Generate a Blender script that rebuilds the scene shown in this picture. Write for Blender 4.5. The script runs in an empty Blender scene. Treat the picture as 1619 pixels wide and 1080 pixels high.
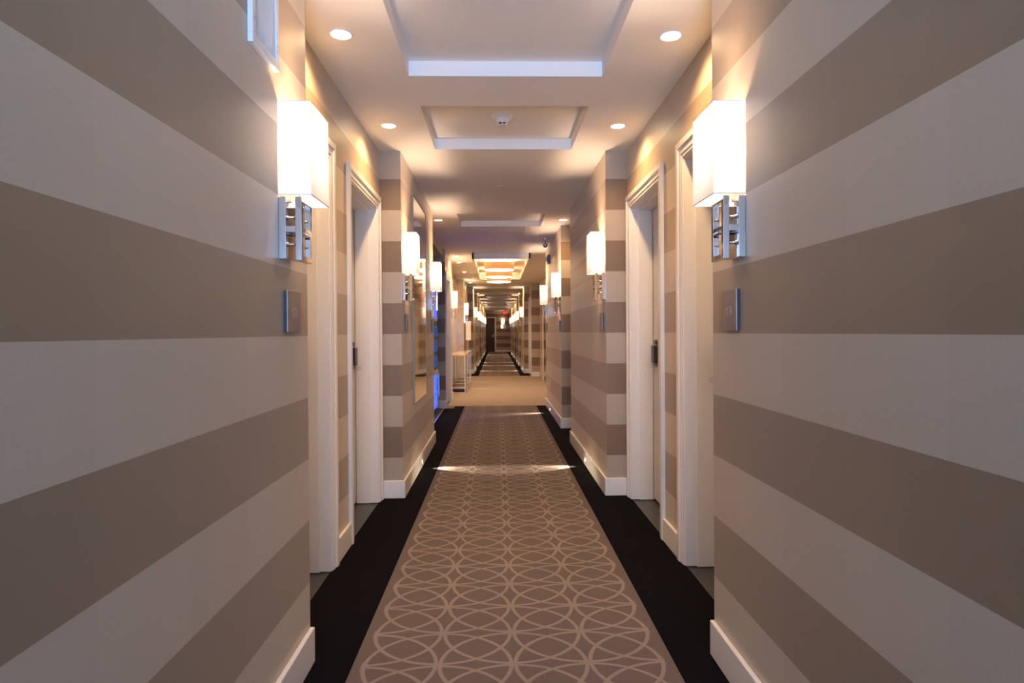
import bpy, bmesh, math, random
from mathutils import Matrix, Vector

# ------------------------------------------------------------------ camera, world, exposure
S = bpy.context.scene
COL = S.collection
cam_d = bpy.data.cameras.new('camera'); cam = bpy.data.objects.new('camera', cam_d); COL.objects.link(cam)
cam_d.sensor_width = 36.0
cam_d.lens = 1000.0 / 1619.0 * 36.0
cam_d.shift_y = -8.0 / 1619.0
cam_d.clip_start = 0.02
cam.matrix_world = Matrix(((0.999689, 0.006766, -0.023993, 0.0),
                           (-0.024039, 0.006839, -0.999688, 0.0),
                           (-0.0066, 0.999954, 0.007, 1.25),
                           (0, 0, 0, 1)))
S.camera = cam
S.view_settings.view_transform = 'Standard'
S.view_settings.look = 'None'
S.view_settings.exposure = 0.86
S.view_settings.gamma = 1.0
S.view_settings.use_curve_mapping = False
W = bpy.data.worlds.new('daylight'); S.world = W; W.use_nodes = True
W.node_tree.nodes['Background'].inputs[0].default_value = (0.55, 0.72, 1.0, 1)
W.node_tree.nodes['Background'].inputs[1].default_value = 1.0

# power of every kind of lamp (W)
P_WINDOW = 90.0
P_DOWN = 26.0
P_SCONCE = 3.6
P_UP = 8.0
P_STEP = 42.0
P_RING = 9.0
WARM = (1.0, 0.62, 0.28)        # downlights
WARM2 = (1.0, 0.68, 0.44)       # sconce bulbs and the added uplights
WARM3 = (1.0, 0.66, 0.30)       # lobby pendants


def light(name, kind, loc, power, color, parent=None, **kw):
    d = bpy.data.lights.new(name, kind); d.energy = power; d.color = color
    for k, v in kw.items():
        setattr(d, k, v)
    o = bpy.data.objects.new(name, d); COL.objects.link(o)
    o.location = loc
    if parent: o.parent = parent
    return o


# daylight through the window at the end of the corridor behind the viewer
wl = light('window_daylight', 'AREA', (0.058, -2.92, 1.45), P_WINDOW, (0.38, 0.60, 1.0), shape='RECTANGLE', size=1.2, size_y=1.9, spread=math.radians(125))
wl.rotation_euler = (math.radians(128), 0, 0)       # faces +Y, tilted up to brighten the ceiling and spare the lower walls

# ------------------------------------------------------------------ materials
def nt(name):
    m = bpy.data.materials.new(name); m.use_nodes = True
    n = m.node_tree; b = n.nodes['Principled BSDF']
    return m, n, b

def mix(n, fac, a, b):
    x = n.nodes.new('ShaderNodeMix'); x.data_type = 'RGBA'
    for sock, v in ((x.inputs[0], fac), (x.inputs[6], a), (x.inputs[7], b)):
        if hasattr(v, 'links'): n.links.new(v, sock)
        elif isinstance(v, (int, float)): sock.default_value = v
        else: sock.default_value = (*v, 1) if len(v) == 3 else v
    return x.outputs[2]

def math_(n, op, a, b=None, c=None, clamp=False):
    x = n.nodes.new('ShaderNodeMath'); x.operation = op; x.use_clamp = clamp
    for i, v in enumerate((a, b, c)):
        if v is None: continue
        if hasattr(v, 'links'): n.links.new(v, x.inputs[i])
        else: x.inputs[i].default_value = v
    return x.outputs[0]

def pos(n):
    g = n.nodes.new('ShaderNodeNewGeometry'); s = n.nodes.new('ShaderNodeSeparateXYZ')
    n.links.new(g.outputs['Position'], s.inputs[0]); return g.outputs['Position'], s

def noise(n, vec, scale, detail=3, stretch=None):
    x = n.nodes.new('ShaderNodeTexNoise'); x.inputs['Scale'].default_value = scale; x.inputs['Detail'].default_value = detail
    if stretch:
        mp = n.nodes.new('ShaderNodeMapping'); mp.inputs['Scale'].default_value = stretch
        n.links.new(vec, mp.inputs[0]); vec = mp.outputs[0]
    n.links.new(vec, x.inputs['Vector']); return x.outputs['Fac']

def bump(n, b, h, strength, dist=0.002):
    x = n.nodes.new('ShaderNodeBump'); x.inputs['Strength'].default_value = strength; x.inputs['Distance'].default_value = dist
    n.links.new(h, x.inputs['Height']); n.links.new(x.outputs[0], b.inputs['Normal'])

def plain(name, col, rough=0.5, metal=0.0, var=0.04, spec=None, scale=30):
    m, n, b = nt(name)
    P, s = pos(n); f = noise(n, P, scale)
    c = mix(n, f, tuple(v * (1 - var) for v in col), tuple(min(1, v * (1 + var)) for v in col))
    n.links.new(c, b.inputs['Base Color']); b.inputs['Roughness'].default_value = rough; b.inputs['Metallic'].default_value = metal
    if spec is not None: b.inputs['Specular IOR Level'].default_value = spec
    return m

Z0, ZP = 1.240, 0.2338      # stripe edge at eye level and stripe height

def wallpaper(name, light_c, dark_c):
    m, n, b = nt(name)
    P, s = pos(n)
    t = math_(n, 'DIVIDE', math_(n, 'SUBTRACT', s.outputs[2], Z0 - 40 * ZP), ZP * 2)
    fr = math_(n, 'FRACT', t)
    k = math_(n, 'LESS_THAN', fr, 0.5)          # 1 = dark band
    c = mix(n, k, light_c, dark_c)
    # woven linen ground: long fine threads
    w1 = noise(n, P, 1.0, 4, (60, 60, 900)); w2 = noise(n, P, 1.0, 3, (900, 900, 40)); w3 = noise(n, P, 2.2, 3)
    wv = math_(n, 'MULTIPLY_ADD', math_(n, 'ADD', w1, math_(n, 'MULTIPLY', w2, 0.6)), 0.22, 0.82)
    wv = math_(n, 'MULTIPLY', wv, math_(n, 'MULTIPLY_ADD', w3, 0.16, 0.92))
    # drop seams every 0.68 m along the corridor
    sm = math_(n, 'FRACT', math_(n, 'DIVIDE', math_(n, 'ADD', s.outputs[1], 30.13), 0.68))
    sd = math_(n, 'LESS_THAN', sm, 0.5)
    wv = math_(n, 'MULTIPLY', wv, math_(n, 'MULTIPLY_ADD', sd, 0.035, 0.98))
    cc = n.nodes.new('ShaderNodeVectorMath'); cc.operation = 'SCALE'
    n.links.new(c, cc.inputs[0]); n.links.new(wv, cc.inputs['Scale'])
    n.links.new(cc.outputs[0], b.inputs['Base Color'])
    b.inputs['Roughness'].default_value = 0.42
    b.inputs['Specular IOR Level'].default_value = 0.6
    b.inputs['Sheen Weight'].default_value = 0.42
    b.inputs['Sheen Roughness'].default_value = 0.45
    b.inputs['Sheen Tint'].default_value = (1.0, 0.82, 0.62, 1)
    bump(n, b, w1, 0.25, 0.0006)
    return m

M = {}
M['paper'] = wallpaper('striped_wallpaper', (0.425, 0.350, 0.275), (0.205, 0.132, 0.078))
M['ceiling'] = plain('ceiling_paint', (0.88, 0.86, 0.84), 0.75, var=0.015)
M['white'] = plain('white_trim_paint', (0.86, 0.83, 0.81), 0.32, var=0.02)
M['door'] = plain('door_paint', (0.62, 0.60, 0.60), 0.35, var=0.02)
M['gap'] = plain('dark_gap', (0.02, 0.018, 0.016), 0.7)
M['chrome'] = plain('polished_chrome', (0.70, 0.72, 0.76), 0.05, 1.0, var=0.01)
M['satin'] = plain('satin_metal', (0.62, 0.58, 0.54), 0.32, 1.0, var=0.03)
M['champagne'] = plain('champagne_metal', (0.80, 0.64, 0.46), 0.30, 0.8)
M['shelf'] = plain('brown_shelf', (0.20, 0.13, 0.08), 0.4)
M['bronze'] = plain('dull_bronze', (0.30, 0.24, 0.18), 0.45, 0.6)
M['steel'] = plain('brushed_plate', (0.36, 0.33, 0.345), 0.38, 0.75, var=0.05)
M['dark'] = plain('dark_plastic', (0.03, 0.03, 0.035), 0.35)
M['grey'] = plain('grey_plastic', (0.22, 0.21, 0.21), 0.4)
M['plastic'] = plain('white_plastic', (0.75, 0.73, 0.70), 0.35)
M['lettering'] = plain('pale_lettering', (0.86, 0.84, 0.82), 0.4)
M['vent'] = plain('vent_enamel', (0.80, 0.82, 0.86), 0.35)
M['brown_door'] = plain('dark_brown_wood', (0.055, 0.026, 0.016), 0.45, var=0.15)
M['console_top'] = plain('console_stone', (0.62, 0.50, 0.38), 0.15, var=0.08, scale=8)
M['dark_mirror'] = plain('dark_mirror', (0.30, 0.27, 0.25), 0.08, 1.0, var=0.02)
M['mirror'] = plain('mirror_glass', (0.70, 0.66, 0.60), 0.05, 1.0, var=0.02)
M['tile'] = plain('grey_tile', (0.055, 0.054, 0.058), 0.35, var=0.12, scale=14)


def marble():
    m, n, b = nt('cream_marble')
    P, s = pos(n)
    d = n.nodes.new('ShaderNodeTexNoise'); d.inputs['Scale'].default_value = 2.4; d.inputs['Detail'].default_value = 8; d.inputs['Distortion'].default_value = 1.8
    n.links.new(P, d.inputs['Vector'])
    r = n.nodes.new('ShaderNodeValToRGB'); e = r.color_ramp
    e.elements[0].position = 0.35; e.elements[0].color = (0.62, 0.50, 0.37, 1)
    e.elements[1].position = 0.62; e.elements[1].color = (0.74, 0.63, 0.49, 1)
    n.links.new(d.outputs['Fac'], r.inputs[0]); n.links.new(r.outputs[0], b.inputs['Base Color'])
    b.inputs['Roughness'].default_value = 0.16
    return m
M['marble'] = marble()


def carpet(name, col, col2, rough=0.95, sc=420):
    m, n, b = nt(name)
    P, s = pos(n); f = noise(n, P, sc, 3); g = noise(n, P, 5, 4)
    c = mix(n, f, col, col2)
    c = mix(n, math_(n, 'MULTIPLY', g, 0.35), c, tuple(v * 0.6 for v in col))
    n.links.new(c, b.inputs['Base Color']); b.inputs['Roughness'].default_value = rough
    b.inputs['Specular IOR Level'].default_value = 0.06
    bump(n, b, f, 0.6, 0.004)
    return m
M['black_carpet'] = carpet('black_carpet', (0.0040, 0.0036, 0.0060), (0.0075, 0.0065, 0.0095))
M['beige_carpet'] = carpet('beige_carpet', (0.34, 0.27, 0.24), (0.43, 0.35, 0.31))

RC, RD, RP, RY = 0.055, 0.2845, 0.251, 2.372     # node column centre, column pitch, row pitch, a row

def runner_mat():
    m, n, b = nt('patterned_runner')
    P, s = pos(n)
    x = math_(n, 'DIVIDE', math_(n, 'SUBTRACT', s.outputs[0], RC - 2 * RD), RD)
    y = math_(n, 'DIVIDE', math_(n, 'SUBTRACT', s.outputs[1], RY - 40 * RP), RP)
    u = math_(n, 'FRACT', x); v = math_(n, 'FRACT', y)
    tot = None
    for cx in (0, 1):
        for cy in (0, 1):
            du = math_(n, 'SUBTRACT', u, cx); dv = math_(n, 'SUBTRACT', v, cy)
            d = math_(n, 'SQRT', math_(n, 'ADD', math_(n, 'MULTIPLY', du, du), math_(n, 'MULTIPLY', dv, dv)))
            a = math_(n, 'ABSOLUTE', math_(n, 'SUBTRACT', d, 0.972))
            # soft-edged tufted line about 12 mm wide
            a = math_(n, 'SUBTRACT', 1.0, math_(n, 'DIVIDE', math_(n, 'SUBTRACT', a, 0.023), 0.012), clamp=True)
            tot = a if tot is None else math_(n, 'MAXIMUM', tot, a)
    inside = math_(n, 'MULTIPLY', math_(n, 'GREATER_THAN', x, -0.012), math_(n, 'LESS_THAN', x, 4.012))
    tot = math_(n, 'MULTIPLY', tot, inside)
    f = noise(n, P, 380, 3); g = noise(n, P, 3.5, 4)
    base = mix(n, f, (0.140, 0.110, 0.106), (0.200, 0.160, 0.155))
    line = mix(n, f, (0.275, 0.230, 0.215), (0.36, 0.305, 0.285))
    c = mix(n, tot, base, line)
    c = mix(n, math_(n, 'MULTIPLY', g, 0.30), c, (0.11, 0.08, 0.065))
    n.links.new(c, b.inputs['Base Color']); b.inputs['Roughness'].default_value = 0.95
    b.inputs['Specular IOR Level'].default_value = 0.06
    h = math_(n, 'ADD', math_(n, 'MULTIPLY', f, 0.7), math_(n, 'MULTIPLY', tot, 0.6))
    bump(n, b, h, 0.6, 0.004)
    return m
M['runner'] = runner_mat()


def emis(name, col, strength, base=(0.8, 0.8, 0.8), rough=0.5):
    m, n, b = nt(name)
    b.inputs['Base Color'].default_value = (*base, 1); b.inputs['Roughness'].default_value = rough
    b.inputs['Emission Color'].default_value = (*col, 1); b.inputs['Emission Strength'].default_value = strength
    return m
M['lens'] = emis('downlight_lens', (1.0, 0.80, 0.55), 14.0)
M['bulb'] = emis('frosted_bulb', (1.0, 0.80, 0.55), 6.0)
M['step_lens'] = emis('step_light_lens', (1.0, 0.90, 0.80), 5.0)
M['diffuser'] = emis('ring_lamp_diffuser', (1.0, 0.76, 0.48), 11.0)
M['exit_red'] = emis('exit_red', (1.0, 0.03, 0.02), 3.0, (0.5, 0.02, 0.02))
M['blue_glow'] = emis('blue_backlight', (0.01, 0.10, 1.0), 0.8, (0.02, 0.05, 0.5), 0.25)
M['blue_graphic'] = emis('pale_blue_backlight', (0.10, 0.32, 1.0), 0.10, (0.03, 0.06, 0.2), 0.25)
M['red_graphic'] = emis('red_backlight', (0.9, 0.10, 0.06), 0.4, (0.5, 0.05, 0.03), 0.25)
M['window_glass'] = plain('window_glass', (0.8, 0.85, 0.9), 0.05)


def shade_mat():
    m = bpy.data.materials.new('white_lamp_fabric'); m.use_nodes = True; n = m.node_tree
    for x in list(n.nodes): n.nodes.remove(x)
    out = n.nodes.new('ShaderNodeOutputMaterial')
    P, s = pos(n); w = noise(n, P, 1.0, 3, (900, 900, 260))
    col = mix(n, w, (0.86, 0.86, 0.85), (0.95, 0.95, 0.94))
    df = n.nodes.new('ShaderNodeBsdfDiffuse'); tr = n.nodes.new('ShaderNodeBsdfTranslucent'); em = n.nodes.new('ShaderNodeEmission')
    n.links.new(col, df.inputs[0]); n.links.new(col, tr.inputs[0])
    em.inputs[0].default_value = (1.0, 0.93, 0.86, 1); em.inputs[1].default_value = SHADE_E
    mx = n.nodes.new('ShaderNodeMixShader'); mx.inputs[0].default_value = 0.16
    n.links.new(df.outputs[0], mx.inputs[1]); n.links.new(tr.outputs[0], mx.inputs[2])
    ad = n.nodes.new('ShaderNodeAddShader'); n.links.new(mx.outputs[0], ad.inputs[0]); n.links.new(em.outputs[0], ad.inputs[1])
    n.links.new(ad.outputs[0], out.inputs[0])
    return m
SHADE_E = 0.10
M['shade'] = shade_mat()


def veneer():
    m, n, b = nt('orange_veneer')
    P, s = pos(n); f = noise(n, P, 1.0, 4, (6, 6, 60))
    c = mix(n, f, (0.75, 0.22, 0.05), (0.90, 0.34, 0.10)); n.links.new(c, b.inputs['Base Color'])
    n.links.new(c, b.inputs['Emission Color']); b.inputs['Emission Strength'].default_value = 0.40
    b.inputs['Roughness'].default_value = 0.5
    return m
M['veneer'] = veneer()

# ------------------------------------------------------------------ mesh helpers
class MB:
    def __init__(s): s.v = []; s.f = []
    def box(s, x0, x1, y0, y1, z0, z1):
        i = len(s.v)
        s.v += [(x0, y0, z0), (x1, y0, z0), (x1, y1, z0), (x0, y1, z0), (x0, y0, z1), (x1, y0, z1), (x1, y1, z1), (x0, y1, z1)]
        s.f += [tuple(i + k for k in q) for q in ((0, 3, 2, 1), (4, 5, 6, 7), (0, 1, 5, 4), (1, 2, 6, 5), (2, 3, 7, 6), (3, 0, 4, 7))]
        return s
    def quad(s, a, b, c, d):
        i = len(s.v); s.v += [a, b, c, d]; s.f.append((i, i + 1, i + 2, i + 3)); return s
    def cyl(s, c, r, h, axis=2, n=24, r2=None, caps=True):
        """from c, length h along +axis, radius r at the start and r2 at the end"""
        r2 = r if r2 is None else r2
        i = len(s.v)
        for rr, t in ((r, 0), (r2, h)):
            for k in range(n):
                a = 2 * math.pi * k / n; p = [0, 0, 0]
                p[axis] = t; p[(axis + 1) % 3] = rr * math.cos(a); p[(axis + 2) % 3] = rr * math.sin(a)
                s.v.append((c[0] + p[0], c[1] + p[1], c[2] + p[2]))
        for k in range(n):
            k2 = (k + 1) % n; s.f.append((i + k, i + k2, i + n + k2, i + n + k))
        if caps:
            s.f.append(tuple(i + k for k in reversed(range(n)))); s.f.append(tuple(i + n + k for k in range(n)))
        return s
    def lathe(s, c, prof, n=32, axis=2):
        """prof: (radius, height) pairs, open surface of revolution"""
        i = len(s.v)
        for rr, t in prof:
            for k in range(n):
                a = 2 * math.pi * k / n; p = [0, 0, 0]
                p[axis] = t; p[(axis + 1) % 3] = rr * math.cos(a); p[(axis + 2) % 3] = rr * math.sin(a)
                s.v.append((c[0] + p[0], c[1] + p[1], c[2] + p[2]))
        for j in range(len(prof) - 1):
            for k in range(n):
                k2 = (k + 1) % n
                s.f.append((i + j * n + k, i + j * n + k2, i + (j + 1) * n + k2, i + (j + 1) * n + k))
        return s
    def build(s, name, mat, parent=None, loc=(0, 0, 0), bevel=0.0, smooth=False, seg=2):
        me = bpy.data.meshes.new(name); me.from_pydata(s.v, [], s.f); me.update()
        bm = bmesh.new(); bm.from_mesh(me)
        bmesh.ops.recalc_face_normals(bm, faces=bm.faces)
        bm.to_mesh(me); bm.free()
        o = bpy.data.objects.new(name, me); COL.objects.link(o); o.location = loc
        me.materials.append(mat)
        if bevel > 0:
            b = o.modifiers.new('bevel', 'BEVEL'); b.width = bevel; b.segments = seg; b.limit_method = 'ANGLE'
        if smooth:
            for p in me.polygons: p.use_smooth = True
            try:
                me.set_sharp_from_angle(angle=math.radians(35))
            except Exception: pass
        if parent: o.parent = parent
        return o

def tag(o, label=None, cat=None, group=None, kind=None):
    if label: o['label'] = label
    if cat: o['category'] = cat
    if group: o['group'] = group
    if kind: o['kind'] = kind
    return o

def empty(name, loc=(0, 0, 0), rz=0):
    o = bpy.data.objects.new(name, None); COL.objects.link(o); o.location = loc; o.rotation_euler = (0, 0, rz)
    o.empty_display_size = 0.1
    return o

def copy_tree(o, parent=None):
    c = o.copy(); COL.objects.link(c); c.parent = parent
    for ch in list(o.children): copy_tree(ch, c)
    return c

def struct(o, label=None):
    o['kind'] = 'structure'
    if label: o['label'] = label
    return o

# ------------------------------------------------------------------ room shell
H = 2.62
XL, XR = -0.718, 0.834          # corridor faces
AL, AR = -0.880, 1.000          # recessed door walls
DTOP = 2.175                    # door opening height
CW = 0.085                      # casing width
LIM = 2.1
doorsL = [(2.515, 3.345), (3.835, 4.690)]
doorsR = [(2.515, 3.345), (3.835, 4.690)]

def alcove(mb, side, y0, y1, face, doors, top=DTOP):
    """wall with door openings; side -1 left, +1 right; doorway 0.22 deep"""
    back = face + side * 0.22; out = side * LIM
    def bx(a, b, ya, yb, za, zb): mb.box(min(a, b), max(a, b), ya, yb, za, zb)
    bx(back, out, y0, y1, 0, H)
    y = y0
    for a, b in doors:
        bx(face, back, y, a, 0, H); bx(face, back, a, b, top, H); y = b
    bx(face, back, y, y1, 0, H)

wl_ = MB()
wl_.box(-LIM, XL, -3.0, 2.42, 0, H)
alcove(wl_, -1, 2.42, 4.80, AL, doorsL)
wl_.box(-LIM, XL, 4.80, 7.20, 0, H)
wl_.box(-LIM, AL, 7.20, 8.40, 0, H)
wl_.box(-LIM, AL, 8.40, 10.41, 2.50, H)                     # header over the vending niche
wl_.box(-LIM, -1.95, 8.40, 10.41, 0, 2.50)
LD3 = (10.545, 11.465)
alcove(wl_, -1, 10.41, 12.0, -0.845, [LD3])
wl_.box(-LIM, XL - 0.14, 17.9, 19.1, 0, H)
FL, FR = -0.705, 0.822
far_p = [(19.1, 21.5), (23.2, 26.7), (28.8, 31.7), (33.1, 36.2), (38.2, 39.9)]
for i, (a, b) in enumerate(far_p):
    wl_.box(-LIM, FL, a, b, 0, H)
    if i + 1 < len(far_p): wl_.box(-LIM, FL - 0.17, b, far_p[i + 1][0], 0, H)
struct(wl_.build('wall_left', M['paper']), 'left corridor wall in beige and brown striped wallpaper')
wm = MB(); wm.box(-LIM, -1.01, 12.0, 16.4, 0, H); wm.box(-LIM, -0.85, 16.4, 17.9, 0, H)
struct(wm.build('wall_left_marble', M['marble']), 'cream marble lobby wall on the left')

wr = MB()
wr.box(XR, LIM, -3.0, 2.42, 0, H)
alcove(wr, 1, 2.42, 4.80, AR, doorsR)
wr.box(XR, LIM, 4.80, 7.13, 0, H)
wr.box(AR, LIM, 7.13, 8.15, 0, H)
wr.box(XR, LIM, 8.15, 10.70, 0, H)
wr.box(1.20, LIM, 10.70, 17.65, 0, H)
RD6 = (18.10, 18.98)
alcove(wr, 1, 17.65, 19.1, 0.975, [RD6])
for i, (a, b) in enumerate(far_p):
    wr.box(FR, LIM, a, b, 0, H)
    if i + 1 < len(far_p): wr.box(FR + 0.17, LIM, b, far_p[i + 1][0], 0, H)
struct(wr.build('wall_right', M['paper']), 'right corridor wall in beige and brown striped wallpaper')

we = MB()
# end wall with a doorway on its left
we.box(-LIM, -1.03, 39.9, 40.3, 0, H); we.box(-1.03, -0.13, 39.9, 40.3, 2.13, H); we.box(-0.13, LIM, 39.9, 40.3, 0, H)
we.box(-1.03, -0.13, 40.1, 40.3, 0, 2.13)
struct(we.build('wall_end', M['paper']), 'far end wall in striped wallpaper')
wb = MB()
wb.box(-LIM, -0.60, -3.2, -3.0, 0, H); wb.box(0.70, LIM, -3.2, -3.0, 0, H); wb.box(-0.60, 0.70, -3.2, -3.0, 0, 0.45); wb.box(-0.60, 0.70, -3.2, -3.0, 2.45, H)
struct(wb.build('wall_back', M['paper']), 'wall behind the viewer with a tall window')
wn = empty('window_1', (0.05, -3.1, 0.45)); struct(wn)
fb = MB()
for a, b, c, d in ((-0.65, -0.59, 0, 2.0), (0.59, 0.65, 0, 2.0), (-0.65, 0.65, 0, 0.06), (-0.65, 0.65, 1.94, 2.0), (-0.03, 0.03, 0, 2.0)):
    fb.box(a, b, -0.04, 0.04, c, d)
fb.build('window_frame', M['white'], wn)

# floor
fb = MB(); fb.box(-LIM, LIM, -3.2, 40.3, -0.12, -0.006)
struct(fb.build('floor', M['tile']), 'dark grey tiled floor under the carpets')

# ceiling with recessed coffers
coffers = [(-0.46, 0.575, 0.55, 3.396, 0.08), (-0.452, 0.568, 3.845, 4.75, 0.08), (-0.452, 0.575, 7.33, 8.21, 0.075)]
for a in ((-0.45, 0.57, 22.9, 26.0, 0.08), (-0.45, 0.57, 27.3, 28.4, 0.08), (-0.45, 0.57, 31.2, 33.2, 0.08), (-0.45, 0.57, 35.0, 36.6, 0.08)):
    coffers.append(a)
cb = MB(); TH = 0.30
y = -3.2
for x0, x1, a, b, d in coffers:
    cb.box(-LIM, LIM, y, a, H, H + TH)
    cb.box(-LIM, x0, a, b, H, H + TH); cb.box(x1, LIM, a, b, H, H + TH)
    cb.box(x0, x1, a, b, H + d, H + TH)
    y = b
cb.box(-LIM, LIM, y, 40.3, H, H + TH)
struct(cb.build('ceiling', M['ceiling']), 'white plaster ceiling with shallow rectangular coffers')

# dropped frame around the lobby lamps
tb = MB()
x0, x1, ya, yb = -0.422, 0.597, 10.96, 15.35
zb, ft = 2.520, 0.025
for a, b, c, d in ((x0, x1, ya, ya + 0.06), (x0, x1, yb - 0.06, yb), (x0, x0 + 0.035, ya, yb), (x1 - 0.035, x1, ya, yb)):
    tb.box(a, b, c, d, zb, H)
struct(tb.build('trim_1', M['ceiling'], bevel=0.002), 'dropped white ceiling frame around the three ring lamps')

# carpets
def slab(name, x0, x1, y0, y1, z1, mat, label, cat='carpet', z0=-0.006):
    mb = MB().box(x0, x1, y0, y1, z0, z1)
    return tag(mb.build(name, mat), label, cat)
def border(name, pts_boxes, label):
    mb = MB()
    for b in pts_boxes: mb.box(*b)
    return tag(mb.build(name, M['black_carpet']), label, 'carpet')
RX0, RX1 = -0.55, 0.66
border('carpet_border', [(XL, RX0, -3.0, 10.71, -0.006, 0.0), (AL, XL, 2.42, 4.80, -0.006, 0.0), (AL + 0.012, XL, 7.20, 10.41, -0.006, 0.0)],
       'solid black carpet border along the left wall, nearest the viewer')
border('carpet_border', [(RX1, XR, -3.0, 10.71, -0.006, 0.0), (XR, AR, 2.42, 4.80, -0.006, 0.0), (XR, AR, 7.13, 8.15, -0.006, 0.0)],
       'solid black carpet border along the right wall, nearest the viewer')
for side, xa, xb, alc, word in ((-1, FL, -0.53, FL - 0.15, 'left'), (1, 0.66, FR, FR + 0.15, 'right')):
    bl = [(xa, xb, 18.0, 39.9, -0.006, 0.0)]
    for a, b in ((18.0, 19.1), (21.5, 23.2), (26.7, 28.8), (31.7, 33.1), (36.2, 38.2)):
        bl.append((min(alc, FL) if side < 0 else FR, FL if side < 0 else alc, a, b, -0.006, 0.0))
    border('carpet_border', bl, 'solid black carpet border on the %s of the far corridor' % word)
slab('carpet_runner', RX0, RX1, -3.0, 10.69, 0.001, M['runner'], 'taupe carpet runner with interlocking pale circles down the near corridor')
slab('carpet_runner', -0.53, 0.66, 18.0, 39.9, 0.001, M['runner'], 'brown carpet runner of the far corridor beyond the beige lobby carpet')
mb = MB(); mb.box(-0.845, 1.199, 10.73, 12.0, -0.006, 0.0); mb.box(-1.009, 1.199, 12.0, 16.4, -0.006, 0.0); mb.box(-0.849, 1.199, 16.4, 17.64, -0.006, 0.0); mb.box(-0.849, 0.974, 17.64, 17.99, -0.006, 0.0)
tag(mb.build('lobby_carpet', M['beige_carpet']), 'plain beige carpet filling the lift lobby floor', 'carpet')
slab('floor_strip', -0.882, -0.868, 8.40, 10.41, 0.003, M['satin'], 'thin metal edging strip between black carpet and vending niche floor', 'edging strip')

# ------------------------------------------------------------------ baseboards
BH, BT = 0.133, 0.018
def bb(name, segs, label):
    """segs: boxes (x0,x1,y0,y1)"""
    mb = MB()
    for x0, x1, y0, y1 in segs: mb.box(x0, x1, y0, y1, 0.0, BH)
    o = mb.build(name, M['white'], bevel=0.004); struct(o, label); return o

def side_segs(s, face, y0, y1): return (face, face + BT, y0, y1) if s < 0 else (face - BT, face, y0, y1)
L = [side_segs(-1, XL, -3.0, 2.42 ), side_segs(-1, AL, 3.345 + CW, 3.835 - CW), (AL, XL + BT, 4.80 - BT, 4.80), side_segs(-1, XL, 4.80, 7.20),
     (-1.01, -0.845 + BT, 10.41 - BT, 10.41), side_segs(-1, -0.845, 10.41, LD3[0] - CW), side_segs(-1, -0.845, LD3[1] + CW, 12.0),]
for i, (a, b) in enumerate(far_p):
    L += [(FL - 0.17, FL + BT, a - BT, a), side_segs(-1, FL, a, b)]
    if i + 1 < len(far_p): L += [side_segs(-1, FL - 0.17, b, far_p[i + 1][0] - BT)]
bb('baseboard_left', L, 'white baseboard along the left wall')
R_ = [side_segs(1, XR, -3.0, 2.42), side_segs(1, AR, 3.345 + CW, 3.835 - CW), (XR - BT, AR, 4.80 - BT, 4.80), side_segs(1, XR, 4.80, 7.13),
      side_segs(1, AR, 7.13, 8.15 - BT), (XR - BT, AR, 8.15 - BT, 8.15), side_segs(1, XR, 8.15, 10.70), (0.975 - BT, 1.20, 17.65 - BT, 17.65), side_segs(1, 0.975, 17.65, RD6[0] - CW)]
for i, (a, b) in enumerate(far_p):
    R_ += [(FR - BT, FR + 0.17, a - BT, a), side_segs(1, FR, a, b)]
    if i + 1 < len(far_p): R_ += [side_segs(1, FR + 0.17, b, far_p[i + 1][0] - BT)]
bb('baseboard_right', R_, 'white baseboard along the right wall')
bb('baseboard_end', [(-0.045, FR - BT, 39.9 - BT, 39.9)], 'white baseboard below the end wall')

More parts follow.
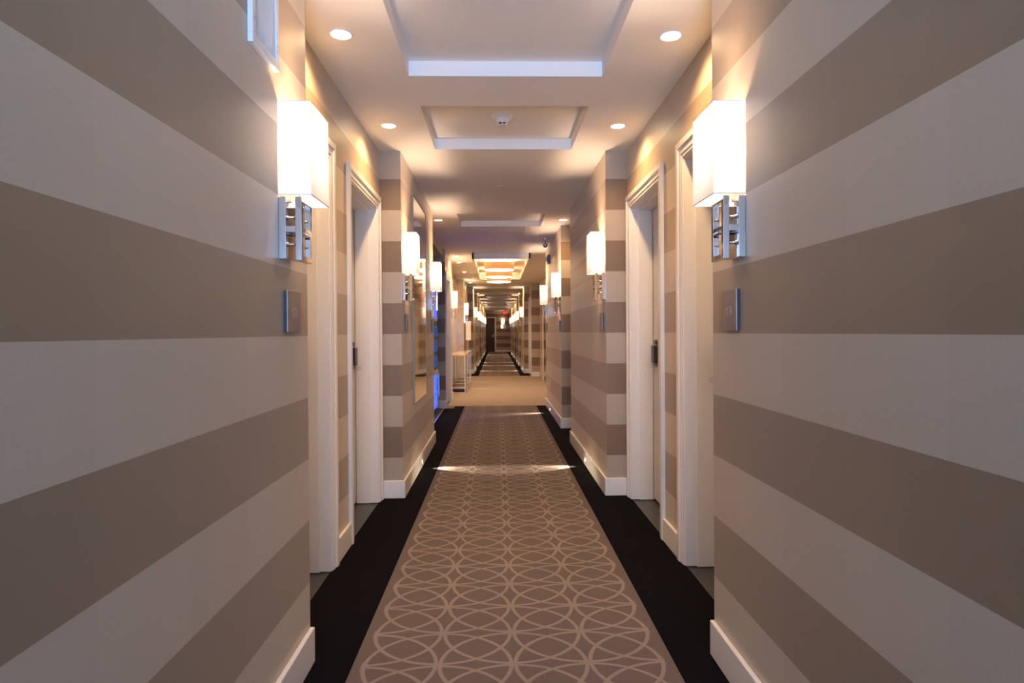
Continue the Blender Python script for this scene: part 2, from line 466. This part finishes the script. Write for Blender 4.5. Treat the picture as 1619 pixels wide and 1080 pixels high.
# ------------------------------------------------------------------ doors (in local space: wall face at x=0, room towards +x, y along the wall)
def door(name, side, face, y0, y1, label, top=DTOP, leaf_mat='door', lock=True, depth=0.155):
    root = empty(name, (face, 0, 0)); struct(root, label)
    k = -1 if side > 0 else 1          # +1: room is towards +x
    def bx(mb, a, b, ya, yb, za, zb):
        a, b = a * k, b * k; mb.box(min(a, b), max(a, b), ya, yb, za, zb)
    c = MB()                            # moulded casing: one profile swept round the opening with mitred corners
    prof = [(-0.004, 0.0), (-0.004, 0.010), (0.010, 0.010), (0.016, 0.014), (0.046, 0.014), (0.052, 0.022), (CW, 0.022), (CW, 0.0)]
    rings = [[(t_ * k, yy + sg * o_, zz if fx else top + o_) for o_, t_ in prof] for yy, sg, zz, fx in ((y0, -1, 0, 1), (y0, -1, 0, 0), (y1, 1, 0, 0), (y1, 1, 0, 1))]
    for rg_ in rings: c.v += rg_
    npf = len(prof)
    for q in range(3):
        for w_ in range(npf):
            w2 = (w_ + 1) % npf; c.f.append((q * npf + w_, q * npf + w2, (q + 1) * npf + w2, (q + 1) * npf + w_))
    c.f.append(tuple(range(npf))); c.f.append(tuple(3 * npf + q for q in reversed(range(npf))))
    c.build('casing', M['white'], root)
    j = MB(); t = 0.016                 # jamb lining with a stop
    bx(j, -0.22, 0.004, y0, y0 + t, 0, top); bx(j, -0.22, 0.004, y1 - t, y1, 0, top); bx(j, -0.22, 0.004, y0 + t, y1 - t, top - t, top)
    s = 0.030
    bx(j, -depth, -0.055, y0 + t, y0 + s, 0, top - t); bx(j, -depth, -0.055, y1 - s, y1 - t, 0, top - t); bx(j, -depth, -0.055, y0 + s, y1 - s, top - s, top - t)
    j.build('jamb', M['white'], root)
    l = MB(); bx(l, -depth - 0.042, -depth - 0.004, y0 + t + 0.003, y1 - t - 0.003, 0.012, top - t - 0.003)
    leaf = l.build('door_leaf', M[leaf_mat], root, bevel=0.002)
    g = MB(); bx(g, -0.215, -depth - 0.046, y0 + t, y1 - t, 0.0, top - t); g.build('door_gap', M['gap'], root)
    if lock:
        yc = y1 - 0.12; f0 = -depth - 0.004
        p = MB(); bx(p, f0, f0 + 0.030, yc - 0.038, yc + 0.038, 1.015, 1.145); bx(p, f0, f0 + 0.012, yc - 0.030, yc + 0.030, 1.150, 1.185)
        lk = p.build('card_lock', M['dark'], leaf, bevel=0.004)
        h = MB(); h.cyl(((f0 + (0.0 if k > 0 else 0.0)) * k if k > 0 else -f0 - 0.062, yc, 0.998), 0.011, 0.062, 0, 16)
        bx(h, f0 + 0.046, f0 + 0.064, yc - 0.125, yc + 0.012, 0.987, 1.009)
        h.build('lever_handle', M['satin'], lk, bevel=0.003)
    return root

door('door_1', -1, AL, *doorsL[0], 'white doorway on the left nearest the viewer, just beyond plate 173')
door('door_2', -1, AL, *doorsL[1], 'second white doorway on the left, with card lock, before the mirror wall')
door('door_3', 1, AR, *doorsR[0], 'white doorway on the right nearest the viewer, just beyond plate 174')
door('door_4', 1, AR, *doorsR[1], 'second white doorway on the right, with black card lock and lever')
door('door_5', -1, -0.845, *LD3, 'white doorway on the left after the vending niche')
door('door_6', 1, 0.975, *RD6, 'white doorway at the start of the far corridor on the right', lock=False)
# end door
de = empty('door_7', (-0.58, 39.9, 0)); struct(de, 'dark brown wooden door with white casing in the far end wall')
c = MB(); c.box(-0.54, -0.45, -0.02, 0, 0, 2.22); c.box(0.45, 0.54, -0.02, 0, 0, 2.22); c.box(-0.45, 0.45, -0.02, 0, 2.13, 2.22); c.build('casing', M['white'], de, bevel=0.003)
lf = MB().box(-0.44, 0.44, 0.08, 0.125, 0.01, 2.12).build('door_leaf', M['brown_door'], de, bevel=0.003)
h = MB(); h.cyl((0.36, 0.02, 1.0), 0.014, 0.06, 1, 12); h.box(0.25, 0.375, 0.02, 0.04, 0.985, 1.012); h.box(0.33, 0.385, 0.068, 0.08, 0.93, 1.12)
h.build('lever_handle', M['satin'], lf, bevel=0.002)

# ------------------------------------------------------------------ wall sconces
def make_sconce(k):
    """k=+1: wall on the left, room towards +x. Origin on the wall at floor height of the bracket bottom, y = near edge"""
    root = empty('wall_sconce')
    def bx(mb, a, b, ya, yb, za, zb): a, b = a * k, b * k; mb.box(min(a, b), max(a, b), ya, yb, za, zb)
    D, WY, Z0_, Z1_ = 0.108, 0.220, 0.212, 0.520     # shade depth, width, bottom, top above the bracket's foot
    sh = MB()
    sh.quad((0.001 * k, 0, Z0_), (D * k, 0, Z0_), (D * k, 0, Z1_), (0.001 * k, 0, Z1_))
    sh.quad((D * k, 0, Z0_), (D * k, WY, Z0_), (D * k, WY, Z1_), (D * k, 0, Z1_))
    sh.quad((D * k, WY, Z0_), (0.001 * k, WY, Z0_), (0.001 * k, WY, Z1_), (D * k, WY, Z1_))
    shade = sh.build('lamp_shade', M['shade'], root)
    e = 0.0016
    for z in (Z0_, Z1_):
        tr = MB(); bx(tr, 0, D + e, -e, e, z - e, z + e); bx(tr, D - e, D + e, -e, WY + e, z - e, z + e); bx(tr, 0, D + e, WY - e, WY + e, z - e, z + e)
        tr.build('shade_wire', M['plastic'], shade)
    wp = MB(); bx(wp, 0.0, 0.024, 0.0, 0.122, 0.0, 0.205)
    wp.build('wall_plate', M['chrome'], root, bevel=0.0018)
    ff = MB(); a, b, W_ = 0.055, 0.076, 0.118                      # open rectangular front frame with a middle bar
    bx(ff, a, b, 0.0, 0.020, -0.006, 0.205); bx(ff, a, b, W_ - 0.018, W_, -0.006, 0.205)
    bx(ff, a, b, 0.020, W_ - 0.018, -0.006, 0.012); bx(ff, a, b, 0.020, W_ - 0.018, 0.187, 0.205); bx(ff, a + 0.004, b, 0.020, W_ - 0.018, 0.093, 0.107)
    ff.build('front_frame', M['chrome'], root, bevel=0.0018)
    cbar = MB(); bx(cbar, 0.024, a, 0.0, 0.020, 0.088, 0.108); cbar.build('cross_bar', M['chrome'], root, bevel=0.0012)
    cbar = MB(); bx(cbar, 0.024, a, W_ - 0.018, W_, 0.088, 0.108); cbar.build('cross_bar', M['chrome'], root, bevel=0.0012)
    for z in (0.055, 0.145):
        kn = MB(); kn.cyl((0.024 * k if k > 0 else -a, 0.060, z), 0.0045, a - 0.024, 0, 12); kn.lathe(((0.040) * k, 0.060, z), [(0.0001, -0.009), (0.006, -0.007), (0.009, 0), (0.006, 0.007), (0.0001, 0.009)], 12, 0)
        kn.build('knob', M['chrome'], root, smooth=True)
    so = MB(); so.cyl((0.050 * k, 0.10, 0.205), 0.013, 0.065, 2, 16); so.cyl((0.050 * k, 0.10, 0.19), 0.004, 0.02, 2, 8)
    so.build('socket', M['plastic'], root, smooth=True)
    bu = MB(); bu.lathe((0.050 * k, 0.10, 0.270), [(0.010, 0), (0.014, 0.012), (0.024, 0.035), (0.027, 0.052), (0.022, 0.070), (0.010, 0.082), (0.0001, 0.085)], 20)
    bu.build('bulb', M['bulb'], root, smooth=True)
    light('bulb_light', 'POINT', (0.060 * k, 0.120, 0.400), P_SCONCE, WARM2, root, shadow_soft_size=0.02)
    u = light('added_uplight', 'SPOT', (0.074 * k, 0.110, 0.44), P_UP, WARM2, root, shadow_soft_size=0.02, spot_size=math.radians(104), spot_blend=0.7)  # extra spot added beside the bulb light to brighten the ceiling
    u.rotation_euler = (math.pi, 0.45 * k, 0)
    return root

sc_l, sc_r = make_sconce(1), make_sconce(-1)
SZ = 1.497
used = {1: False, -1: False}
def sconce(k, x, y, label, group=None):
    src = sc_l if k > 0 else sc_r
    if not used[k]: o = src; used[k] = True
    else: o = copy_tree(src)
    o.location = (x, y, SZ)
    if 'group' in o: del o['group']
    tag(o, label, 'wall lamp', group)
    return o
G = 'box-shaded wall sconces'
sconce(1, XL, 2.108, 'large white box-shaded chrome wall sconce above the room plate numbered 173', G)
sconce(-1, XR, 2.096, 'large white box-shaded chrome wall sconce above the room plate numbered 174', G)
sconce(1, XL, 4.845, 'white box-shaded chrome sconce on the left between second doorway and tall mirror', G)
sconce(-1, XR, 4.850, 'white box-shaded chrome sconce on the right just past the doorway with card lock', G)
sconce(1, XL, 6.880, 'white box-shaded chrome sconce on the left between tall mirror and blue-lit vending niche', G)
sconce(-1, XR, 8.175, 'white box-shaded chrome sconce on the right pillar with the outlet, nearer end', G)
sconce(-1, XR, 10.36, 'white box-shaded chrome sconce on the right at the lobby edge, below the grey alarm', G)
sconce(1, -0.845, 11.72, 'white box-shaded sconce on the left over the near end of the console table', G)
sconce(1, -0.85, 16.55, 'white box-shaded sconce on the left marble pier beyond the console table', G)
FARS = [19.35, 23.35, 26.1, 29.0, 31.2, 33.4, 35.7]
ordn = ['first', 'second', 'third', 'fourth', 'fifth', 'sixth', 'seventh']
for i, yy in enumerate(FARS):
    sconce(1, FL, yy, 'small distant lit sconce on the far corridor\'s left wall, %s counted from the lobby' % ordn[i], G)
    sconce(-1, FR, yy, 'small distant lit sconce on the far corridor\'s right wall, %s counted from the lobby' % ordn[i], G)
o = copy_tree(sc_l); o.location = (0.27, 39.9, SZ); o.rotation_euler = (0, 0, -math.pi / 2)
tag(o, 'tiny lit box sconce facing the viewer on the far end wall', 'wall lamp', G)

# ------------------------------------------------------------------ room number plates
def text_mesh(txt, size, name, mat, parent, mw, extrude=0.0006, sx=1.0):
    cu = bpy.data.curves.new(name, 'FONT'); cu.body = txt; cu.size = size; cu.extrude = extrude
    cu.align_x = 'CENTER'; cu.align_y = 'CENTER'; cu.space_character = 0.98; cu.resolution_u = 4
    t = bpy.data.objects.new(name, cu); COL.objects.link(t)
    dg = bpy.context.evaluated_depsgraph_get(); dg.update()
    me = bpy.data.meshes.new_from_object(t.evaluated_get(dg))
    bpy.data.objects.remove(t)
    for v in me.vertices: v.co.x *= sx
    me.materials.clear(); me.materials.append(mat)
    o = bpy.data.objects.new(name, me); COL.objects.link(o)
    o.parent = parent; o.matrix_local = mw
    return o

def plate(k, x, y0, y1, z0, z1, label, txt=None):
    root = empty('room_number_plate', (x, (y0 + y1) / 2, (z0 + z1) / 2))
    w, h = (y1 - y0) / 2, (z1 - z0) / 2
    def bx(mb, a, b, ya, yb, za, zb): a, b = a * k, b * k; mb.box(min(a, b), max(a, b), ya, yb, za, zb)
    m = MB(); bx(m, 0, 0.010, -w + 0.003, w - 0.003, -h + 0.003, h - 0.003); m.build('backing', M['dark'], root)
    m = MB(); bx(m, 0.010, 0.014, -w, w, -h, h); m.build('face_plate', M['steel'], root, bevel=0.0012)
    if txt:
        shapes = {'1': [[(-.35, .62), (.1, 1), (.1, 0)]], '7': [[(-.45, 1), (.45, 1), (-.1, 0)]], '4': [[(.22, 0), (.22, 1), (-.5, .32), (.5, .32)]],
                  '3': [[(-.42, .86), (-.2, .98), (.1, 1), (.36, .88), (.4, .72), (.28, .58), (-.02, .53)], [(-.02, .53), (.32, .46), (.46, .28), (.36, .1), (.1, 0), (-.2, .02), (-.45, .14)]]}
        nm = MB(); hh, ww, st_ = 0.027, 0.0135, 0.0030
        for q, chd in enumerate(txt):
            oy = (q - 1) * 0.0195
            for pl in shapes[chd]:
                for (ax, az), (bx_, bz) in zip(pl, pl[1:]):
                    p0 = Vector((oy + ax * ww, az * hh - hh / 2 - 0.004)); p1 = Vector((oy + bx_ * ww, bz * hh - hh / 2 - 0.004))
                    d = (p1 - p0).normalized(); nn = Vector((-d.y, d.x)) * st_ / 2; p0 -= d * st_ * 0.4; p1 += d * st_ * 0.4
                    x_ = 0.0147 * k; sy = 1 if k > 0 else -1
                    nm.quad(*[(x_, sy * v.x, v.y) for v in (p0 - nn, p1 - nn, p1 + nn, p0 + nn)])
        nm.build('number', M['lettering'], root)
    return tag(root, label, 'room sign')
plate(1, XL, 2.150, 2.288, 1.254, 1.398, 'small square metal plate numbered 173 under the left near sconce', '173')
plate(-1, XR, 2.147, 2.274, 1.250, 1.396, 'small square metal plate numbered 174 under the right near sconce', '174')
plate(1, XL, 4.945, 5.065, 1.262, 1.398, 'small plain metal room plate on the left beside the tall mirror\'s near edge')
plate(-1, XR, 4.90, 5.035, 1.256, 1.396, 'small plain metal room plate on the right just past the card lock doorway')
plate(1, XL, 6.97, 7.09, 1.256, 1.396, 'small plain metal room plate on the left at the mirror wall\'s far corner')
plate(-1, XR, 8.26, 8.40, 1.256, 1.396, 'small plain metal room plate on the right on the pillar with the wall outlet')
plate(-1, XR, 10.46, 10.60, 1.256, 1.396, 'small plain metal room plate on the right at the lobby corner')

# ------------------------------------------------------------------ ventilation grille, upper left
vg = empty('air_vent', (XL, 1.972, 2.10))
fr = MB(); w = 0.1125; h = 0.40
for a, b, c, d in ((-w, w, 0, 0.028), (-w, w, h - 0.028, h), (-w, -w + 0.024, 0.028, h - 0.028), (w - 0.024, w, 0.028, h - 0.028)):
    fr.box(0, 0.016, a, b, c, d)
vf = fr.build('frame', M['vent'], vg, bevel=0.002)
for z in (0.075, 0.32):
    for yy in (-w + 0.012, w - 0.012):
        MB().cyl((0.015, yy, z), 0.004, 0.003, 0, 12).build('screw', M['satin'], vf)
MB().box(0.0, 0.004, -w + 0.02, w - 0.02, 0.02, h - 0.02).build('backing', M['vent'], vg)
sl = MB(); yy = -w + 0.028
while yy < w - 0.026:
    sl.box(0.004, 0.011, yy, yy + 0.003, 0.028, h - 0.028); yy += 0.0075
sl.build('slats', M['vent'], vg)
tag(vg, 'white slatted air vent high on the left wall above the near sconce', 'vent')

# ------------------------------------------------------------------ tall mirror, left
mr = empty('wall_mirror', (XL, 5.88, 0.64))
m = MB(); a, b, hh = -0.475, 0.475, 1.79
for p in ((a, b, 0, 0.007), (a, b, hh - 0.007, hh), (a, a + 0.007, 0.007, hh - 0.007), (b - 0.007, b, 0.007, hh - 0.007)):
    m.box(0, 0.016, *p)
m.build('frame', M['bronze'], mr, bevel=0.002)
MB().box(0.002, 0.012, a + 0.006, b - 0.006, 0.006, hh - 0.006).build('glass', M['mirror'], mr)
tag(mr, 'tall wall mirror with a thin metal edge between the two left sconces', 'mirror')

# ------------------------------------------------------------------ recessed downlights
def make_down():
    root = empty('recessed_downlight')
    MB().lathe((0, 0, 0), [(0.054, 0), (0.054, -0.003), (0.050, -0.005), (0.045, -0.003), (0.042, 0.0)], 40).build('trim_ring', M['plastic'], root, smooth=True)
    MB().cyl((0, 0, -0.0015), 0.046, 0.0015, 2, 40).build('lens', M['lens'], root)
    s = light('spot_light', 'SPOT', (0, 0, -0.012), P_DOWN, WARM, root, shadow_soft_size=0.035, spot_size=math.radians(150), spot_blend=0.75)
    return root
dl0 = make_down(); dl_used = False
def down(x, y, label):
    global dl_used
    o = dl0 if not dl_used else copy_tree(dl0); dl_used = True
    o.location = (x, y, H); return tag(o, label, 'ceiling light', 'recessed ceiling downlights')
down(-0.705, 2.925, 'round recessed downlight on the left beside the large nearest ceiling coffer')
down(0.816, 2.925, 'round recessed downlight on the right beside the large nearest ceiling coffer')
down(-0.704, 4.21, 'round recessed downlight left of the coffer holding the smoke detector')
down(0.817, 4.21, 'round recessed downlight right of the coffer holding the smoke detector')
down(-0.704, 7.745, 'round recessed downlight left of the third small ceiling coffer')
down(0.820, 7.745, 'round recessed downlight right of the third small ceiling coffer')
for i, yy in enumerate((11.39, 12.42, 14.38, 16.45, 17.50)):
    down(-0.725, yy, 'round lobby downlight left of the ring lamps, %s counted from the near end' % ordn[i])
for i, yy in enumerate((19.25, 22.5, 28.6, 33.9)):
    down(-0.66, yy, 'small far corridor downlight on the left ceiling side, %s beyond the lobby' % ordn[i])
    down(0.80, yy, 'small far corridor downlight on the right ceiling side, %s beyond the lobby' % ordn[i])
down(-0.60, 38.6, 'single downlight glowing in front of the dark brown end door')

# ------------------------------------------------------------------ step lights in the baseboards
def make_step(k):
    root = empty('step_light')
    m = MB(); m.cyl((0 if k > 0 else -0.004, 0, 0), 0.021, 0.004, 0, 24); m.build('bezel', M['satin'], root)
    m = MB(); m.cyl((0.004 if k > 0 else -0.0055, 0, 0), 0.016, 0.0015, 0, 24); m.build('lens', M['step_lens'], root)
    s = light('spot_light', 'SPOT', (0.012 * k, 0, 0.004), P_STEP, (1.0, 0.80, 0.55), root, shadow_soft_size=0.008, spot_size=math.radians(46), spot_blend=0.9)
    d = Vector((k * 1.0, -0.20, -0.22)); s.rotation_euler = d.to_track_quat('-Z', 'Y').to_euler()
    return root
st = {1: make_step(1), -1: make_step(-1)}; st_used = {1: False, -1: False}
def step(k, x, y, label):
    o = st[k] if not st_used[k] else copy_tree(st[k]); st_used[k] = True
    o.location = (x, y, 0.056); return tag(o, label, 'step light', 'round baseboard step lights')
step(1, XL + BT, 5.86, 'round lit step light in the left baseboard under the tall mirror')
step(-1, XR - BT, 5.86, 'round lit step light in the right baseboard of the nearer pillar')
step(-1, XR - BT, 9.72, 'round lit step light in the right baseboard under the wall outlet')
step(1, -1.01, 14.07, 'round step light low on the marble wall behind the console, nearer one')
step(1, -1.01, 15.9, 'round step light low on the marble wall behind the console, farther one')
for i, yy in enumerate((20.4, 23.8, 26.0, 31.0, 33.7, 35.6)):
    step(1, FL + BT, yy, 'tiny lit step light in the far corridor\'s left baseboard, %s from the lobby' % ordn[i])
    step(-1, FR - BT, yy, 'tiny lit step light in the far corridor\'s right baseboard, %s from the lobby' % ordn[i])

# ------------------------------------------------------------------ ring pendant lamps in the lobby frame
def make_ring():
    root = empty('drum_pendant'); r = 0.287; h = 0.130
    MB().lathe((0, 0, 0), [(r, 0), (r, h), (r - 0.006, h), (r - 0.006, 0), (r, 0)], 64).build('drum_shade', M['veneer'], root, smooth=True)
    prof = [(r - 0.008, 0.004)] + [((r - 0.008) * math.cos(a), 0.002 - 0.020 * math.sin(a)) for a in [math.pi / 2 * j / 6 for j in range(1, 6)]] + [(0.0005, -0.018)]
    MB().lathe((0, 0, 0), prof, 64).build('diffuser', M['diffuser'], root, smooth=True)
    c = MB(); c.cyl((0, 0, 0.03), 0.006, 0.152, 2, 12); c.cyl((0, 0, 0.182), 0.05, 0.010, 2, 24); c.box(-r + 0.004, r - 0.004, -0.006, 0.006, 0.028, 0.034)
    c.build('stem', M['satin'], root)
    light('lamp_light', 'POINT', (0, 0, 0.095), P_RING, WARM3, root, shadow_soft_size=0.05)
    return root
rg = make_ring()
for i, (yy, lb) in enumerate(((12.0, 'round orange drum pendant nearest the viewer in the lobby ceiling frame'), (13.55, 'middle round orange drum pendant of three in the lobby ceiling frame'), (14.85, 'farthest round orange drum pendant of three in the lobby ceiling frame'))):
    o = rg if i == 0 else copy_tree(rg); o.location = (0.055, yy, 2.428); tag(o, lb, 'pendant lamp', 'orange drum pendants in the lobby')

# ------------------------------------------------------------------ smoke detector, sprinklers, camera, alarm, outlet
sd = empty('smoke_detector', (0.046, 4.26, H + 0.08))
MB().lathe((0, 0, 0), [(0.073, 0), (0.073, -0.010), (0.066, -0.016), (0.052, -0.024)], 40).build('base', M['plastic'], sd, smooth=True)
hd = MB().lathe((0, 0, 0), [(0.052, -0.024), (0.040, -0.044), (0.034, -0.048), (0.034, -0.058), (0.028, -0.064), (0.0001, -0.066)], 40).build('sensor_head', M['plastic'], sd, smooth=True)
for sx in (-0.013, 0.013): MB().box(sx - 0.010, sx + 0.010, -0.0352, -0.026, -0.060, -0.050).build('sensor_slot', M['dark'], hd)
tag(sd, 'round white smoke detector in the middle of the second ceiling coffer', 'smoke detector')
cp = MB().lathe((0, 0, 0), [(0.038, 0), (0.038, -0.004), (0.034, -0.006), (0.0001, -0.007)], 32).build('sprinkler_cover', M['plastic'], None, (0.042, 5.96, H), smooth=True)
tag(cp, 'small flat white sprinkler cover between the second and third coffers', 'sprinkler')
sp = empty('fire_sprinkler', (0.045, 10.15, H))
MB().lathe((0, 0, 0), [(0.034, 0), (0.032, -0.008), (0.012, -0.012), (0.010, -0.030), (0.0001, -0.031)], 24).build('ceiling_plate', M['satin'], sp, smooth=True)
m = MB(); m.cyl((0, 0, -0.052), 0.018, 0.003, 2, 16); m.box(-0.010, -0.007, -0.003, 0.003, -0.050, -0.02); m.box(0.007, 0.010, -0.003, 0.003, -0.050, -0.02)
m.build('sprinkler_deflector', M['satin'], sp)
tag(sp, 'small metal sprinkler head hanging just before the lobby ceiling frame', 'sprinkler')

cm = empty('security_camera', (0.722, 9.30, H))
MB().lathe((0, 0, 0), [(0.048, 0), (0.046, -0.012), (0.018, -0.020), (0.0001, -0.021)], 28).build('mount', M['satin'], cm, smooth=True)
MB().cyl((0, 0, -0.065), 0.010, 0.05, 2, 16).build('stem', M['satin'], cm)
MB().lathe((0, 0, -0.098), [(0.0001, -0.037), (0.014, -0.034), (0.027, -0.026), (0.035, -0.012), (0.037, 0), (0.035, 0.012), (0.027, 0.026), (0.010, 0.034), (0.0001, 0.035)], 28).build('dome', M['chrome'], cm, smooth=True)
tag(cm, 'small shiny globe-shaped security camera hanging from the ceiling at the right', 'camera')

al = empty('fire_alarm', (XR, 9.82, 2.375))
MB().box(-0.045, 0, -0.065, 0.065, -0.065, 0.065).build('housing', M['grey'], al, bevel=0.004)
MB().box(-0.066, -0.045, -0.030, 0.030, -0.030, 0.030).build('strobe_lens', M['plastic'], al, bevel=0.005)
tag(al, 'grey square fire alarm high on the right wall near the lobby', 'alarm')

ot = empty('wall_outlet', (XR, 9.93, 0.43))
MB().box(-0.006, 0, -0.035, 0.035, -0.057, 0.057).build('cover_plate', M['plastic'], ot, bevel=0.002)
for z in (-0.022, 0.022): MB().box(-0.009, -0.006, -0.016, 0.016, z - 0.014, z + 0.014).build('socket', M['plastic'], ot, bevel=0.002)
tag(ot, 'small white power outlet low on the right pillar before the lobby', 'outlet')

tp = empty('thermostat_plate', (-0.93, 16.40, 1.335))
MB().box(-0.055, 0.055, -0.012, 0, -0.14, 0.14).build('cover', M['marble'], tp, bevel=0.003)
tag(tp, 'faint cream rectangular cover plate on the lobby marble wall face', 'wall plate')

# ------------------------------------------------------------------ dark mirrored lift panel on the right of the lobby
lp = empty('lift_panel', (1.20, 15.55, 0))
MB().box(-0.02, 0, -0.55, 0.50, 0.0, 1.78).build('dark_glass', M['dark_mirror'], lp, bevel=0.003)
m = MB(); m.box(-0.05, -0.02, -0.45, 0.45, 0.20, 0.23); m.build('rail', M['satin'], lp, bevel=0.004)
m = MB(); m.box(-0.026, 0, 0.50, 0.66, 0, 2.25); m.build('casing', M['white'], lp, bevel=0.003)
tag(lp, 'tall dark reflective panel with steel rail on the right lobby wall', 'wall panel')

# ------------------------------------------------------------------ console table and lamp in the lobby recess
ct = empty('console_table', (-0.825, 14.45, 0))
MB().box(-0.165, 0.180, -1.45, 1.45, 0.760, 0.786).build('table_top', M['console_top'], ct, bevel=0.003)
t = 0.020
for yy in (-1.43, -0.48, 0.48, 1.43):
    for xx in (-0.15, 0.165):
        MB().box(xx - t / 2, xx + t / 2, yy - t / 2, yy + t / 2, 0.0, 0.760).build('leg', M['champagne'], ct, bevel=0.0015)
for z in (0.0, 0.105):
    m = MB()
    for xx in (-0.15, 0.165): m.box(xx - t / 2, xx + t / 2, -1.42, 1.42, z + 0.001, z + 0.021)
    for yy in (-1.43, -0.48, 0.48, 1.43): m.box(-0.14, 0.155, yy - t / 2, yy + t / 2, z + 0.001, z + 0.021)
    m.build('stretcher', M['champagne'], ct)
m = MB(); m.box(-0.14, 0.155, -1.42, 1.42, 0.112, 0.118); m.build('shelf', M['shelf'], ct)
tag(ct, 'long narrow chrome-legged console table with stone top against the left marble wall', 'console table')
tl = empty('table_lamp', (-0.700, 15.65, 0.787))
m = MB(); m.box(-0.06, 0.06, -0.06, 0.06, 0.0, 0.015); m.cyl((0, 0, 0.015), 0.010, 0.28, 2, 12); m.build('base', M['satin'], tl, bevel=0.002)
m = MB(); m.box(-0.062, 0.062, -0.062, 0.062, 0.265, 0.735); m.build('lamp_shade', M['plastic'], tl, bevel=0.003)
tag(tl, 'slim unlit table lamp with tall rectangular cream shade on the console table\'s far end', 'table lamp')

# ------------------------------------------------------------------ vending machine in the blue-lit niche
vm = empty('vending_machine', (-0.945, 9.42, 0))
bd = MB(); bd.box(-0.78, 0, -0.52, 0.52, 0.06, 1.95); bd.build('cabinet', M['dark'], vm, bevel=0.015)
MB().box(-0.74, -0.03, -0.48, 0.48, 0.0, 0.06).build('plinth', M['dark'], vm)
MB().box(0.0, 0.012, -0.50, 0.50, 0.10, 0.62).build('lower_panel', M['blue_glow'], vm, bevel=0.004)
m = MB(); m.box(0.0, 0.030, -0.50, 0.50, 0.62, 0.68); m.build('delivery_lip', M['satin'], vm, bevel=0.012)
hn = MB(); hn.box(0.012, 0.045, 0.40, 0.43, 0.30, 0.33); hn.box(0.012, 0.045, 0.40, 0.43, 0.55, 0.58); hn.box(0.030, 0.050, 0.38, 0.45, 0.26, 0.62)
hn.build('handle', M['satin'], vm, bevel=0.003)
wd = MB().box(0.0, 0.006, -0.50, 0.50, 0.68, 1.42).build('display_window', M['dark'], vm)
for r_ in range(3):
    for c_ in range(7):
        yy = -0.44 + c_ * 0.145; zz = 0.72 + r_ * 0.235
        b = MB().lathe((0.010, yy, zz), [(0.0001, 0), (0.016, 0.002), (0.018, 0.03), (0.015, 0.07), (0.018, 0.11), (0.014, 0.145), (0.006, 0.17), (0.006, 0.19), (0.0001, 0.192)], 14)
        b.build('bottle', M['blue_graphic'], wd, smooth=True)
MB().box(0.0, 0.018, -0.51, 0.51, 1.42, 1.47).build('window_sill', M['satin'], vm, bevel=0.004)
hdr = MB().box(0.0, 0.014, -0.50, 0.50, 1.47, 1.92).build('header_sign', M['blue_glow'], vm, bevel=0.004)
m = MB()
for q in range(5):
    m.lathe((0.014, -0.38 + q * 0.20, 1.75), [(0.0001, 0.003), (0.05, 0.003), (0.06, 0.0)], 20, 0)
m.build('red_emblem', M['red_graphic'], hdr)
m = MB()
for q in range(5): m.box(0.014, 0.018, -0.45 + q * 0.20, -0.31 + q * 0.20, 1.64, 1.675)
m.build('silver_band', M['chrome'], hdr)
tag(vm, 'blue backlit drinks vending machine in the left niche, mostly hidden by the mirror wall', 'vending machine')

# ------------------------------------------------------------------ exit sign at the far end
ex = empty('exit_sign', (0.53, 38.9, 2.43))
MB().box(-0.18, 0.18, 0.0, 0.05, -0.13, 0.13).build('housing', M['grey'], ex, bevel=0.005)
MB().box(-0.02, 0.02, 0.02, 0.04, 0.13, 0.19).build('mount', M['grey'], ex)
text_mesh('EXIT', 0.20, 'letters', M['exit_red'], ex, Matrix.Translation((0, -0.004, 0)) @ Matrix.Rotation(math.pi / 2, 4, 'X'), 0.003, 0.72)
tag(ex, 'small red lit exit sign hanging near the far end wall', 'exit sign')
